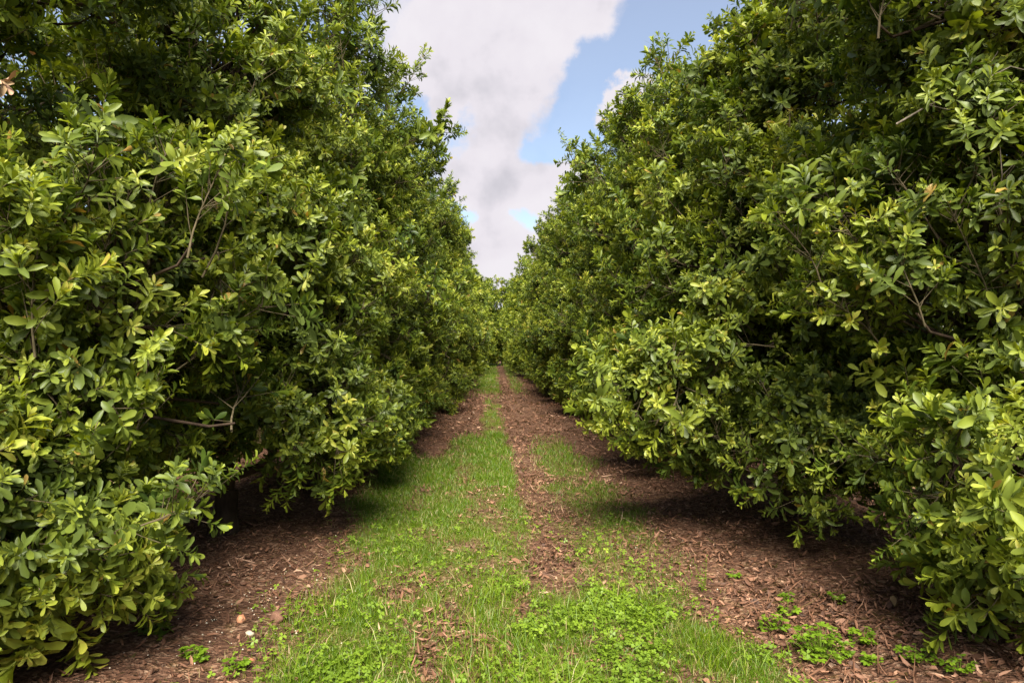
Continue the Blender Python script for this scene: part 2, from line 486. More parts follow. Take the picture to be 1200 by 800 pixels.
def build_ground():
    xs = np.concatenate([-np.geomspace(1500, 7, 26), np.arange(-6.8, -2.4, .12), np.arange(-2.4, 2.9, .04), np.arange(2.9, 7.0, .12), np.geomspace(7.2, 1500, 26)])
    ys = np.concatenate([-np.geomspace(1500, 2, 20), np.arange(-1.8, 2.4, .2), np.arange(2.4, 12, .05), np.geomspace(12, 80, 170), np.geomspace(82, 1500, 18)])
    X, Y = np.meshgrid(xs, ys, indexing='ij')
    Z = ground_z(X, Y)
    V = np.stack([X, Y, Z], -1).reshape(-1, 3)
    nx, ny = len(xs), len(ys)
    I = np.arange(nx * ny).reshape(nx, ny)
    Q = np.stack([I[:-1, :-1], I[1:, :-1], I[1:, 1:], I[:-1, 1:]], -1).reshape(-1, 4)
    g = grass_mask(X, Y)
    # the neighbouring grass lanes between the other rows
    for cx in (6.3, -5.6, 12.3, -11.6):
        g = np.maximum(g, band(X + (fbm(X, Y) - .5), cx - 1.1, cx + 1.1, .4) * .8)
    m, nt = newmat('orchard_floor'); L = nt.links.new
    out = N(nt, 'ShaderNodeOutputMaterial'); p = N(nt, 'ShaderNodeBsdfPrincipled')
    p.inputs['Roughness'].default_value = 0.95; p.inputs['Specular IOR Level'].default_value = 0.1
    tc = N(nt, 'ShaderNodeTexCoord')
    at = N(nt, 'ShaderNodeAttribute', attribute_name='grass')
    v1 = N(nt, 'ShaderNodeTexVoronoi'); v1.inputs['Scale'].default_value = 42
    v1.inputs['Randomness'].default_value = 1
    nz0 = N(nt, 'ShaderNodeTexNoise'); nz0.inputs['Scale'].default_value = 9; nz0.inputs['Detail'].default_value = 4
    wv = N(nt, 'ShaderNodeVectorMath', operation='MULTIPLY_ADD'); wv.inputs[1].default_value = (.12, .12, .12)
    L(tc.outputs['Object'], nz0.inputs['Vector']); L(nz0.outputs['Color'], wv.inputs[0]); L(tc.outputs['Object'], wv.inputs[2])
    L(wv.outputs[0], v1.inputs['Vector'])
    sep = N(nt, 'ShaderNodeSeparateColor'); L(v1.outputs['Color'], sep.inputs[0])
    lit = ramp(nt, [(0.0, (0.05, 0.025, 0.015)), (0.45, (0.12, 0.058, 0.034)), (0.8, (0.22, 0.116, 0.072)), (1.0, (0.36, 0.23, 0.15))])
    L(sep.outputs[0], lit.inputs[0])
    nz1 = N(nt, 'ShaderNodeTexNoise'); nz1.inputs['Scale'].default_value = 2.2; nz1.inputs['Detail'].default_value = 8; nz1.inputs['Roughness'].default_value = .65
    L(tc.outputs['Object'], nz1.inputs['Vector'])
    soil = ramp(nt, [(0.3, (0.036, 0.019, 0.012)), (0.7, (0.105, 0.054, 0.034))]); L(nz1.outputs['Fac'], soil.inputs[0])
    mx = N(nt, 'ShaderNodeMix', data_type='RGBA'); L(soil.outputs[0], mx.inputs['A']); L(lit.outputs[0], mx.inputs['B'])
    mr = N(nt, 'ShaderNodeMapRange'); mr.inputs[1].default_value = .35; mr.inputs[2].default_value = .65; mr.inputs[3].default_value = .3; mr.inputs[4].default_value = .95
    nz2 = N(nt, 'ShaderNodeTexNoise'); nz2.inputs['Scale'].default_value = 6; nz2.inputs['Detail'].default_value = 5
    L(tc.outputs['Object'], nz2.inputs['Vector']); L(nz2.outputs['Fac'], mr.inputs[0]); L(mr.outputs[0], mx.inputs['Factor'])
    # under the grass: straw and moss
    straw = ramp(nt, [(0.25, (0.060, 0.080, 0.010)), (0.54, (0.10, 0.125, 0.012)), (0.64, (0.20, 0.16, 0.07)), (0.8, (0.36, 0.26, 0.165))])
    nz3 = N(nt, 'ShaderNodeTexNoise'); nz3.inputs['Scale'].default_value = 14; nz3.inputs['Detail'].default_value = 8; nz3.inputs['Roughness'].default_value = .7
    L(tc.outputs['Object'], nz3.inputs['Vector']); L(nz3.outputs['Fac'], straw.inputs[0])
    gm = N(nt, 'ShaderNodeMath', operation='MULTIPLY_ADD'); gm.inputs[1].default_value = 1.2
    L(at.outputs['Fac'], gm.inputs[0])
    nm = N(nt, 'ShaderNodeMath', operation='MULTIPLY_ADD'); nm.inputs[1].default_value = .9; nm.inputs[2].default_value = -.5
    L(nz2.outputs['Fac'], nm.inputs[0]); L(nm.outputs[0], gm.inputs[2])
    cl = N(nt, 'ShaderNodeClamp'); L(gm.outputs[0], cl.inputs[0])
    mg = N(nt, 'ShaderNodeMix', data_type='RGBA'); L(cl.outputs[0], mg.inputs['Factor']); L(mx.outputs['Result'], mg.inputs['A']); L(straw.outputs[0], mg.inputs['B'])
    L(mg.outputs['Result'], p.inputs['Base Color'])
    b = N(nt, 'ShaderNodeBump'); b.inputs['Strength'].default_value = .8; b.inputs['Distance'].default_value = .03
    sm = N(nt, 'ShaderNodeMath', operation='ADD'); L(v1.outputs['Distance'], sm.inputs[0]); L(nz3.outputs['Fac'], sm.inputs[1])
    L(sm.outputs[0], b.inputs['Height']); L(b.outputs[0], p.inputs['Normal']); L(p.outputs[0], out.inputs[0])
    me = mesh_np('ground', V, Q, None, [m], {'grass': g.ravel()})
    o = mobj('ground', me)
    tag(o, 'reddish brown orchard floor with worn grassy lane between two tree rows', 'ground', kind='structure')

build_ground()

def scatter_y(n, y0, y1, p=1.0):
    """denser near the lens end of the lane"""
    u = rng.random(n)
    if p == 1.0:
        return y0 * (y1 / y0) ** u
    return (y0 ** (1 - p) + u * (y1 ** (1 - p) - y0 ** (1 - p))) ** (1 / (1 - p))

def blades(n, xr, yr, maskf, hmin, hmax, wid, tint_mu, dry, p=1.0, lean=.5):
    x = rng.uniform(xr[0], xr[1], n); y = scatter_y(n, yr[0], yr[1], p)
    keep = rng.random(n) < maskf(x, y)
    x, y = x[keep], y[keep]; n = len(x)
    cl = fbm(x * 2.3 + 70, y * 1.7 + 4)
    h = rng.uniform(hmin, hmax, n) * (0.55 + 0.9 * cl)
    sc = np.clip(y / 7.0, 1.0, 4.0)
    w = wid * sc * rng.uniform(.7, 1.3, n)
    h = h * np.clip(sc, 1, 1.6)
    a = rng.uniform(0, 2 * PI, n); dx, dy = np.cos(a), np.sin(a)
    b = rng.uniform(0, 2 * PI, n); le = rng.uniform(.1, lean, n) * h * 1.5
    lx, ly = np.cos(b) * le, np.sin(b) * le
    z = ground_z(x, y) - .004
    P = np.empty((n, 5, 3))
    P[:, 0] = np.stack([x - dx * w, y - dy * w, z], -1); P[:, 1] = np.stack([x + dx * w, y + dy * w, z], -1)
    P[:, 2] = np.stack([x + lx * .35 + dx * w * .8, y + ly * .35 + dy * w * .8, z + h * .6], -1)
    P[:, 3] = np.stack([x + lx * .35 - dx * w * .8, y + ly * .35 - dy * w * .8, z + h * .6], -1)
    P[:, 4] = np.stack([x + lx, y + ly, z + h * .95], -1)
    I = np.arange(n)[:, None] * 5
    Q = I + np.array([[0, 1, 2, 3]]); T = I + np.array([[3, 2, 4]])
    t = np.clip(tint_mu + .35 * (cl - .5) + rng.normal(0, .14, n), 0, .84)
    t = np.where(rng.random(n) < dry, rng.uniform(.9, 1.0, n), t)
    return P.reshape(-1, 3), Q, T, np.repeat(t, 5)

def build_grass():
    acc = Acc()
    gm = lambda x, y: grass_mask(x, y)
    acc.add(*blades(330000, (-2.2, 2.2), (3.0, 15), gm, .02, .06, .0020, .42, .10, 1.4, .8))
    acc.add(*blades(26000, (-2.0, 1.6), (12, 62), gm, .03, .08, .0022, .5, .10, 0.6, .8))
    # longer tufts close by
    def tuft(x, y):
        g = 0
        for (cx, cy, r) in ((.12, 3.9, .28), (-.1, 4.05, .25), (.42, 4.0, .2), (-.15, 5.3, .2), (.0, 5.6, .25), (-.35, 5.1, .15), (-.85, 4.2, .25), (.6, 5.0, .3), (-1.1, 5.2, .3), (1.35, 4.3, .25), (.1, 4.6, .4)):
            g = g + np.exp(-(((x - cx) ** 2 + (y - cy) ** 2) / r ** 2))
        return np.clip(g, 0, 1) * .6 * bare_spots(x, y)
    acc.add(*blades(24000, (-1.6, 1.9), (3.4, 6.2), tuft, .07, .17, .0024, .6, .10, 1.0, .7))
    # thin dry straw lying about
    acc.add(*blades(26000, (-2.3, 2.4), (3.2, 12), lambda x, y: .30 * (1 - grass_mask(x, y)) * band(x, -1.7, 1.7, .3), .02, .05, .0016, .8, .75, 1.2, 1.6))
    # thin grass of the neighbouring lanes
    for cx in (6.4, -5.6):
        acc.add(*blades(16000, (cx - 1.5, cx + 1.5), (5, 24), lambda x, y: band(x, cx - 1.2, cx + 1.2, .3) * .8, .03, .08, .004, .5, .06, .6, .8))
    o = mobj('grass', acc.mesh('grass', [M_GRASS]))
    tag(o, 'short green lane grass with longer tufts and dry straw', 'grass', kind='stuff')

build_grass()

def clover_geo(n, xr, yr, maskf, hmin, hmax, size):
    x = rng.uniform(xr[0], xr[1], n); y = rng.uniform(yr[0], yr[1], n)
    k = rng.random(n) < maskf(x, y); x, y = x[k], y[k]; n = len(x)
    cl = fbm(x * 3 + 9, y * 3 + 31)
    h = rng.uniform(hmin, hmax, n) * (.4 + 1.2 * cl)
    z = ground_z(x, y) + h
    acc = Acc()
    a0 = rng.uniform(0, 2 * PI, n)
    tilt = rng.normal(0, .35, (n, 2))
    t = np.clip(.35 + .6 * (cl - .4) + rng.normal(0, .18, n), 0, 1)
    s = size * rng.uniform(.6, 1.35, n)
    for j in range(3):
        a = a0 + j * 2.094
        d = np.stack([np.cos(a), np.sin(a)], -1); e = np.stack([-np.sin(a), np.cos(a)], -1)
        P = np.empty((n, 6, 3))
        prof = [(0, 0, 0), (.45, .36, .05), (.95, .34, -.05), (.88, 0, -.1), (.95, -.34, -.05), (.45, -.36, .05)]
        for q, (u, v, zz) in enumerate(prof):
            xy = d * (u * s)[:, None] + e * (v * s)[:, None]
            P[:, q, 0] = x + xy[:, 0]; P[:, q, 1] = y + xy[:, 1]
            P[:, q, 2] = z + zz * s + xy[:, 0] * tilt[:, 0] + xy[:, 1] * tilt[:, 1]
        I = np.arange(n)[:, None] * 6
        acc.add(P.reshape(-1, 3), np.concatenate([I + np.array([[0, 1, 2, 3]]), I + np.array([[0, 3, 4, 5]])]), None, np.repeat(t, 6))
    # stalks
    w = .0012
    P = np.empty((n, 3, 3)); zb = ground_z(x, y)
    ox = rng.normal(0, .012, n)
    P[:, 0] = np.stack([x + ox - w, y, zb], -1); P[:, 1] = np.stack([x + ox + w, y, zb], -1); P[:, 2] = np.stack([x, y, z], -1)
    acc.add(P.reshape(-1, 3), None, np.arange(n)[:, None] * 3 + np.array([[0, 1, 2]]), np.repeat(t, 3))
    return acc

def clover_mask(x, y):
    n2 = fbm(x * 2.2 + 3, y * 2.0 + 8)
    wx = x + (n2 - .5) * .5
    a = band(wx, .12, 1.95 - .72 * (y - 4.0), .16) * (1 - sstep(5.5, 6.1, y))
    b = np.exp(-(((x + .85) / .3) ** 2 + ((y - 4.15) / .35) ** 2))
    c = np.exp(-(((x + 1.35) / .35) ** 2 + ((y - 4.1) / .25) ** 2)) * .5
    d = .18 * band(wx, -1.5, 1.5, .2) * (1 - sstep(5, 10, y))
    return np.clip(np.maximum.reduce([a, b, d]) * sstep(.34, .56, n2) * 1.1, 0, 1) * bare_spots(x, y)

acc = clover_geo(27000, (-1.9, 2.3), (3.3, 8.0), clover_mask, .015, .08, .022)
tag(mobj('clover', acc.mesh('clover', [M_CLOVER])), 'bright green clover cover growing through the lane grass', 'clover', kind='stuff')

def build_litter():
    n = 165000
    x = rng.uniform(-6.5, 7.5, n); y = scatter_y(n, 2.8, 40, 1.5)
    g = grass_mask(x, y)
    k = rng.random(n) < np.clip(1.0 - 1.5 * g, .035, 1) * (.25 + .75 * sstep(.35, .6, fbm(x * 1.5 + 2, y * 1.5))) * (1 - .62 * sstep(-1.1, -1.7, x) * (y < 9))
    x, y = x[k], y[k]; n = len(x)
    L_ = rng.uniform(.018, .068, n) * np.clip(y / 11, 1, 2.0); W = L_ * rng.uniform(.09, .20, n)
    small = rng.random(n) < .4
    L_ = np.where(small, L_ * .45, L_)
    slim = rng.random(n) < .30
    L_ = np.where(slim, rng.uniform(.05, .105, n) * np.clip(y / 11, 1, 1.6), L_); W = np.where(slim, L_ * rng.uniform(.05, .11, n), W)
    stick = rng.random(n) < .05
    L_ = np.where(stick, rng.uniform(.10, .28, n), L_); W = np.where(stick, .0035 * np.clip(y / 7, 1, 2), W)
    a = rng.uniform(0, 2 * PI, n); curl = rng.normal(.2, .5, n); roll = rng.normal(0, .6, n); pit = rng.normal(0, .33, n)
    d = np.stack([np.cos(a), np.sin(a)], -1); e = np.stack([-np.sin(a), np.cos(a)], -1)
    z = ground_z(x, y) + .006 + rng.random(n) * .016
    P = np.empty((n, 8, 3))
    prof = [(-.5, .0), (-.12, .5), (.25, .5), (.5, .0), (.25, -.5), (-.12, -.5), (-.12, 0), (.25, 0)]
    for q, (u, v) in enumerate(prof):
        lu = u * L_; lv = v * W * 2
        P[:, q, 0] = x + d[:, 0] * lu + e[:, 0] * lv; P[:, q, 1] = y + d[:, 1] * lu + e[:, 1] * lv
        P[:, q, 2] = z + lv * roll + lu * pit + (u * u * 4) * curl * L_ * .35 + (abs(v) > 0) * W * rng.uniform(.1, 1.0, n)
    I = np.arange(n)[:, None] * 8
    Q = np.concatenate([I + np.array([[6, 7, 2, 1]]), I + np.array([[5, 4, 7, 6]])])
    T = np.concatenate([I + np.array([[0, 6, 1]]), I + np.array([[0, 5, 6]]), I + np.array([[7, 3, 2]]), I + np.array([[4, 3, 7]])])
    Q = Q[:, ::-1] * 1
    Q = Q[:, ::-1]
    t = np.clip(.25 + .75 * rng.random(n) ** 1.2 - .1, 0, 1)
    t = np.clip(t * .85 + .5 * (fbm(x * .9 + 50, y * .9) - .5) + rng.normal(0, .08, n), 0, 1)
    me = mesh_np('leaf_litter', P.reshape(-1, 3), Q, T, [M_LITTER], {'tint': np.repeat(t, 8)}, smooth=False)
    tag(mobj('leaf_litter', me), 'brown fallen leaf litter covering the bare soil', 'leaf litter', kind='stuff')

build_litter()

# ------------------------------------------------------------------ small things on the ground
def rock_mat(name, c1, c2):
    return bark_material(name, c1, c2, 9)

def stone(loc, size, m, label, seed, cat='stone', flat=.38):
    g = np.random.default_rng(seed)
    import bmesh
    bm = bmesh.new()
    bmesh.ops.create_icosphere(bm, subdivisions=3, radius=1)
    ks = [(norm(g.normal(0, 1, 3)), g.uniform(.55, .95)) for _ in range(9)]
    for v in bm.verts:
        c = np.array(v.co)
        for nn, dd in ks:
            e = float(np.dot(c, nn)) - dd
            if e > 0: c = c - nn * e * .85
        c = c * (1 + .07 * math.sin(7 * c[0] + seed) * math.cos(6 * c[1]) + .05 * math.sin(13 * c[2] + 9 * c[1]) + g.normal(0, .012))
        v.co = Vector((c[0] * size[0], c[1] * size[1], c[2] * size[2]))
    me = bpy.data.meshes.new('stone'); bm.to_mesh(me); bm.free()
    for p in me.polygons: p.use_smooth = True
    me.materials.append(m)
    o = mobj('stone', me)
    o.location = (loc[0], loc[1], float(ground_z(np.array(loc[0]), np.array(loc[1]))) + size[2] * flat)
    o.rotation_euler = (0.1, .15, g.uniform(0, 6))
    return tag(o, label, cat, 'stones lying at the left edge of the lane')

stone((-1.70, 4.94), (.030, .028, .036), rock_mat('orange_stone', (.42, .17, .08), (.60, .30, .17)), 'small orange stone on dark soil left of the brown clod', 3)
stone((-1.46, 4.97), (.090, .07, .050), rock_mat('brown_clod', (.11, .055, .036), (.22, .12, .08)), 'large brown earthy clod at the edge of the left grass', 5)
stone((-1.57, 4.72), (.030, .024, .018), rock_mat('tan_stone', (.34, .27, .20), (.48, .40, .30)), 'flat pale tan pebble in front of the orange stone', 8)
stone((-1.44, 4.35), (.026, .022, .018), rock_mat('red_stone', (.30, .085, .055), (.42, .16, .10)), 'small dull red pebble nearest the camera beside weeds', 11)

# pale nut shell crumbs
acc = Acc()
for _ in range(150):
    if rng.random() < .72:
        x, y = rng.normal(-1.75, .28), rng.normal(5.2, .6)
    else:
        x, y = rng.uniform(-2.2, 2.6), rng.uniform(4, 9)
    r = rng.uniform(.003, .008)
    V = np.array([(1, 0, 0), (0, 1, 0), (-1, 0, 0), (0, -1, 0), (0, 0, .8), (0, 0, -.5)]) * r * rng.uniform(.7, 1.3, (6, 1))
    T = [(0, 1, 4), (1, 2, 4), (2, 3, 4), (3, 0, 4), (1, 0, 5), (2, 1, 5), (3, 2, 5), (0, 3, 5)]
    V = V + np.array([x, y, float(ground_z(np.array(x), np.array(y))) + .02])
    acc.add(V, None, T, a=.0)
tag(mobj('nut_shell_crumbs', acc.mesh('nut_shell_crumbs', [bark_material('nut_shell', (.45, .38, .28), (.66, .60, .48), 60)])),
    'tiny pale nut shell crumbs sprinkled over dark soil', 'nut shells', kind='stuff')

# one orange fallen leaf on the right
LVh, LQh = leaf_proto('hi')
V = LVh * .095; V[:, 1] *= 1.5; V[:, 2] = V[:, 2] * -.8 + .02
me = mesh_np('fallen_leaf', V, LQh, None, [M_LITTER], {'tint': np.full(len(V), .72)})
o = mobj('fallen_leaf', me); o.location = (2.76, 4.93, float(ground_z(np.array(2.76), np.array(4.93))) + .012); o.rotation_euler = (.25, -.35, 1.2)
tag(o, 'single broad orange fallen leaf on dark litter at right', 'leaf')

# weeds
def weed_bush(r, h, n, seed):
    g = np.random.default_rng(seed)
    leaf = Acc(); st = Acc()
    for i in range(n):
        a = g.uniform(0, 2 * PI); q = r * math.sqrt(g.random())
        hh = h * g.uniform(.3, 1.25) * (1 - .5 * (q / r) ** 2)
        tip = np.array([math.cos(a) * q, math.sin(a) * q, hh])
        b0 = tip * np.array([.25, .25, 0])
        tv, tq = tube([b0, b0 * .5 + tip * .5 + np.array([0, 0, hh * .1]), tip], [.0022, .0017, .001], 4)
        st.add(tv, tq, a=.3)
        s = g.uniform(.016, .042)
        t = float(np.clip(.22 + g.normal(0, .22), 0, 1))
        for j in range(5):
            aa = a + (j - 2) * .75 + g.normal(0, .1)
            d = np.array([math.cos(aa), math.sin(aa), g.normal(.05, .2)])
            R = frame(d, g.normal(0, .3))
            P = np.array([(0, 0, 0), (.5, .33, .04), (1, .14, -.1), (1.0, -.14, -.1), (.5, -.33, .04), (.55, 0, -.05)]) * s
            leaf.add(P @ R.T + tip, [(0, 5, 2, 1), (0, 4, 3, 5)], [(5, 3, 2)], a=t)
    return leaf, st

def weed_tall(h, seed):
    g = np.random.default_rng(seed)
    leaf = Acc(); st = Acc()
    for k in range(3):
        a = k * 2.2 + g.random(); hh = h * (1 - .25 * k)
        top = np.array([math.cos(a) * .05, math.sin(a) * .05, hh])
        pts = [np.array([0, 0, 0]), top * .5 + np.array([.01, 0, 0]), top]
        tv, tq = tube(pts, [.003, .0024, .0012], 5); st.add(tv, tq, a=.2)
        for i in range(26):
            f = g.uniform(.15, 1)
            p = top * f
            aa = g.uniform(0, 2 * PI)
            R = frame((math.cos(aa), math.sin(aa), g.uniform(.1, .8)), g.normal(0, .4))
            s = g.uniform(.02, .042) * (1.15 - .5 * f)
            leaf.add((leaf_proto('mid')[0] * s) @ R.T + p, leaf_proto('mid')[1], a=float(g.uniform(.1, .7)))
    return leaf, st

def put_weed(geo, x, y, label, group='weeds sprouting from the litter on the right'):
    leaf, st = geo
    z = float(ground_z(np.array(x), np.array(y)))
    r = empty('weed', (x, y, z), label, 'weed', group)
    mobj('leaves', leaf.mesh('weed_leaves', [M_CLOVER]), r)
    mobj('stem', st.mesh('weed_stem', [M_CLOVER]), r)

put_weed(weed_tall(.27, 1), 1.58, 5.45, 'tall thin upright weed standing alone in the litter beyond the clover')
put_weed(weed_bush(.17, .17, 80, 2), 1.95, 4.28, 'biggest bushy bright green weed clump right of the clover patch')
put_weed(weed_bush(.09, .10, 26, 3), 1.84, 4.70, 'medium leafy weed just behind the biggest bushy clump')
put_weed(weed_bush(.06, .09, 14, 4), 2.02, 4.93, 'small pale weed behind the medium leafy weed')
put_weed(weed_bush(.07, .09, 18, 5), 2.30, 4.45, 'low weed directly right of the biggest bushy clump')
put_weed(weed_bush(.05, .07, 10, 6), 2.22, 4.19, 'tiny weed in front of the low weed near lower edge')
put_weed(weed_bush(.10, .10, 24, 7), 2.48, 4.18, 'spreading weed beneath the low hanging right branch tip')
put_weed(weed_bush(.09, .09, 20, 8), 2.60, 3.98, 'rightmost weed at the bottom edge below the drooping branch')
put_weed(weed_bush(.05, .08, 10, 9), 2.45, 5.12, 'isolated sprig weed on dark litter farther right')
put_weed(weed_bush(.06, .08, 13, 10), 2.12, 5.20, 'leafy sprig weed on dark litter left of the isolated sprig')
put_weed(weed_bush(.05, .07, 9, 12), 1.92, 5.75, 'faint small weed deep in the shaded litter at right')
put_weed(weed_bush(.08, .08, 20, 13), -1.78, 4.33, 'small leafy weed on soil at lower left', 'weeds at the lower left')
put_weed(weed_bush(.07, .07, 16, 14), -1.48, 4.22, 'spreading weed beside the dull red pebble', 'weeds at the lower left')

# ------------------------------------------------------------------ near trees, each one its own
GL = 'macadamia trees of the left row'
GR = 'macadamia trees of the right row'

def near_tree(base, lobes, label, group, seed, feature=None, dens=7.6, fork=.7, trunk_r=.11, top=8, inner=.3):
    b = np.array([base[0], base[1], 0.0])
    rel = [(np.array(l[0]) - b, l[1], l[2] if len(l) > 2 else 1.0) for l in lobes]
    r = empty('macadamia_tree', (base[0], base[1], 0.03), label, 'tree', group)
    ms = build_tree_meshes('near%d' % seed, b, rel, 'hi', dens, trunk_r, fork, feature, seed, top, inner)
    assemble(r, ms)
    return r

L1 = near_tree((-3.3, 4.3), [
    ((-2.75, 4.3, .75), (.82, .95, .68)), ((-2.75, 4.0, .45), (.5, .45, .40)), ((-2.85, 4.9, 2.15), (1.25, 1.15, .95)),
    ((-3.8, 5.0, 3.7), (1.2, 1.2, .9), .45), ((-3.1, 4.4, 4.35), (1.0, .9, .5), .7)],
    'nearest left macadamia tree, low bright branches filling the bottom left corner', GL, 11, fork=.6, top=3, feature=[
        ((-2.45, 4.45, 1.95), (.1, -.15, 1), 1.0, .2), ((-2.15, 4.6, 2.35), (.2, -.1, 1), .95, .2), ((-2.75, 4.4, 1.35), (.15, -.2, 1), .95, .2),
        ((-1.95, 4.9, 2.3), (.3, -.1, 1), 1.0, .18), ((-2.25, 4.5, 1.2), (.3, -.2, .8), .9, .2)])
L2 = near_tree((-2.6, 7.1), [
    ((-2.5, 7.0, 2.7), (1.15, 1.3, 1.15)), ((-2.6, 6.8, 4.3), (1.0, 1.2, 1.15)), ((-1.85, 7.3, 1.2), (.6, .8, .5)), ((-3.2, 7.0, 1.5), (.8, 1.1, .8))],
    'second left macadamia tree with low forked trunk showing in the shade', GL, 12, fork=.42, top=8)
L3 = near_tree((-2.43, 9.5), [
    ((-2.1, 9.7, 2.6), (1.1, 1.5, 1.5)), ((-2.3, 9.8, 4.6), (.95, 1.3, 1.3)), ((-1.75, 9.5, .95), (.65, 1.0, .5)), ((-2.9, 9.6, 1.5), (.8, 1.3, .9))],
    'third left macadamia tree, its thin dark trunk in shade behind the forked one', GL, 13, fork=1.0, top=10, feature=[
        ((-1.85, 9.9, 4.95), (.8, 0, .6), 1.15, .12), ((-1.35, 9.9, 5.2), (.6, .1, .8), .8, .15), ((-1.7, 10.2, 4.5), (1, .1, .35), 1.2, .1),
        ((-1.2, 10.4, 4.7), (.9, .1, .5), .9, .12), ((-1.65, 10.3, 3.9), (1, .1, .3), 1.15, .1), ((-1.15, 10.4, 4.05), (.9, 0, .45), .75, .12),
        ((-1.9, 9.6, 5.5), (.3, -.1, 1), 1.2, .12), ((-2.1, 9.5, 5.7), (.1, 0, 1), 1.1, .1)])
R1 = near_tree((3.7, 4.8), [
    ((3.08, 4.5, 1.0), (.68, .85, .52)), ((3.0, 4.1, .46), (.42, .45, .42)), ((3.4, 5.0, 2.45), (1.15, 1.2, 1.0)), ((3.5, 5.0, 4.2), (1.15, 1.3, 1.1))],
    'nearest right macadamia tree, a drooping branch almost touching the litter', GR, 21, fork=.6, top=3)
R2 = near_tree((3.2, 7.7), [
    ((2.9, 7.7, 2.7), (1.2, 1.5, 1.25)), ((3.25, 7.8, 4.5), (1.1, 1.4, 1.2)), ((2.72, 6.4, .98), (.55, .6, .50)), ((3.35, 6.2, 1.15), (.6, .6, .6)), ((2.25, 7.3, 1.15), (.5, .6, .45)), ((1.5, 6.9, 1.45), (.75, .5, .34), 1.1), ((3.6, 7.6, 1.5), (.8, 1.2, .9))],
    'second right macadamia tree whose bright low branch reaches into the lane', GR, 22, fork=.6, top=10)
R3 = near_tree((3.1, 11.1), [
    ((2.75, 11.0, 2.6), (1.2, 1.6, 1.5)), ((2.95, 11.0, 4.25), (1.05, 1.5, 1.3)), ((2.2, 10.2, 1.2), (.6, .8, .6)), ((3.3, 11, 1.4), (.8, 1.3, .9))],
    'third right macadamia tree with its dark upright trunk visible in shade', GR, 23, fork=1.0, top=10, feature=[
        ((2.35, 10.8, 4.7), (-.7, 0, .7), 1.1, .1), ((2.0, 10.7, 5.0), (-.3, 0, 1), .85, .12), ((1.95, 11, 4.0), (-1, 0, .5), 1.1, .08),
        ((1.55, 11, 4.25), (-.8, .1, .7), .95, .12), ((1.8, 10.9, 3.4), (-1, 0, .3), 1.0, .1), ((2.7, 10.6, 5.3), (-.2, 0, 1), 1.1, .1)])

# ------------------------------------------------------------------ mid and far trees: few builds, copied along the rows
def generic_lobes(g, h=6.1):
    k = h / 6.1
    lb = [((g.normal(0, .12), g.normal(0, .12), 2.4 * k), (1.3, 1.75, 1.6 * k)), ((g.normal(0, .15), g.normal(0, .15), 4.2 * k), (1.08, 1.42, 1.4 * k))]
    a0 = g.uniform(0, 1.5)
    for i in range(4):
        a = a0 + i * PI / 2 + g.normal(0, .2)
        lb.append(((math.cos(a) * .72, math.sin(a) * 1.0, .95 + g.uniform(-.1, .2)), (.6, .75, .52)))
    for i in range(2):
        a = g.uniform(0, 2 * PI)
        lb.append(((math.cos(a) * .75, math.sin(a) * .9, g.uniform(2.4, 4.6)), (.55, .6, .5)))
    return lb

protos = {'mid': [], 'lo': []}
for i in range(3):
    g = np.random.default_rng(50 + i)
    protos['mid'].append(build_tree_meshes('mid%d' % i, (0, 13, 0), generic_lobes(g), 'mid', 7.0, .11, .9, None, 50 + i, 16))
for i in range(2):
    g = np.random.default_rng(70 + i)
    protos['lo'].append(build_tree_meshes('far%d' % i, (0, 40, 0), generic_lobes(g), 'lo', 8.0, .11, .9, None, 70 + i, 16))

used = {}
def row_tree(kind, i, loc, rz, sc, label, group):
    key = (kind, i)
    if key not in used:
        r = empty('macadamia_tree', loc, label, 'tree', group)
        r.rotation_euler = (0, 0, rz); r.scale = sc
        assemble(r, protos[kind][i]); used[key] = r
        return r
    return copy_tree(used[key], loc, rz, sc, label, group)

ordn = ['fourth', 'fifth', 'sixth', 'seventh', 'eighth', 'ninth', 'tenth', 'eleventh', 'twelfth', 'thirteenth', 'fourteenth', 'fifteenth', 'sixteenth', 'seventeenth', 'eighteenth', 'nineteenth', 'twentieth']
g = np.random.default_rng(99)
ly = [13.0, 16.4, 19.8, 23.3, 26.8, 30.4, 34.0, 37.7, 41.4, 45.2, 49.0, 53.0]
ry = [14.7, 18.2, 21.7, 25.2, 28.7, 32.3, 36.0, 39.7, 43.5, 47.3, 51.2, 55.2]
for side, ys_, xb, grp in (('left', ly, -2.3, GL), ('right', ry, 2.95, GR)):
    for i, y in enumerate(ys_):
        kind = 'mid' if y < 27 else 'lo'
        nv = len(protos[kind])
        s = g.uniform(.94, 1.08)
        look = ('full crown reaching down to the litter' if y < 27 else 'crown small with distance')
        if i == len(ys_) - 1: look = 'where the lane disappears'
        row_tree(kind, int(g.integers(nv)) if i > 3 else i % nv, (xb + (.55 if side == 'left' else -.55) * min(1, max(0, (y - 18) / 25)) + g.normal(0, .2), y, .03), g.choice([0, PI]) + g.normal(0, .2),
                 (s * g.uniform(.95, 1.08), s, s * g.uniform(.86, 1.10)), '%s macadamia tree along the %s row, %s' % (ordn[i], side, look), grp)
# the rows go on behind the camera and hold back the low light
for (x, y, lab) in ((-3.4, -3.8, 'left row tree standing behind the camera'), (4.0, -3.6, 'right row tree standing behind the camera')):
    row_tree('lo', int(g.integers(2)), (x, y, .03), g.normal(0, .2), (1, 1, .9), lab, GL if x < 0 else GR)
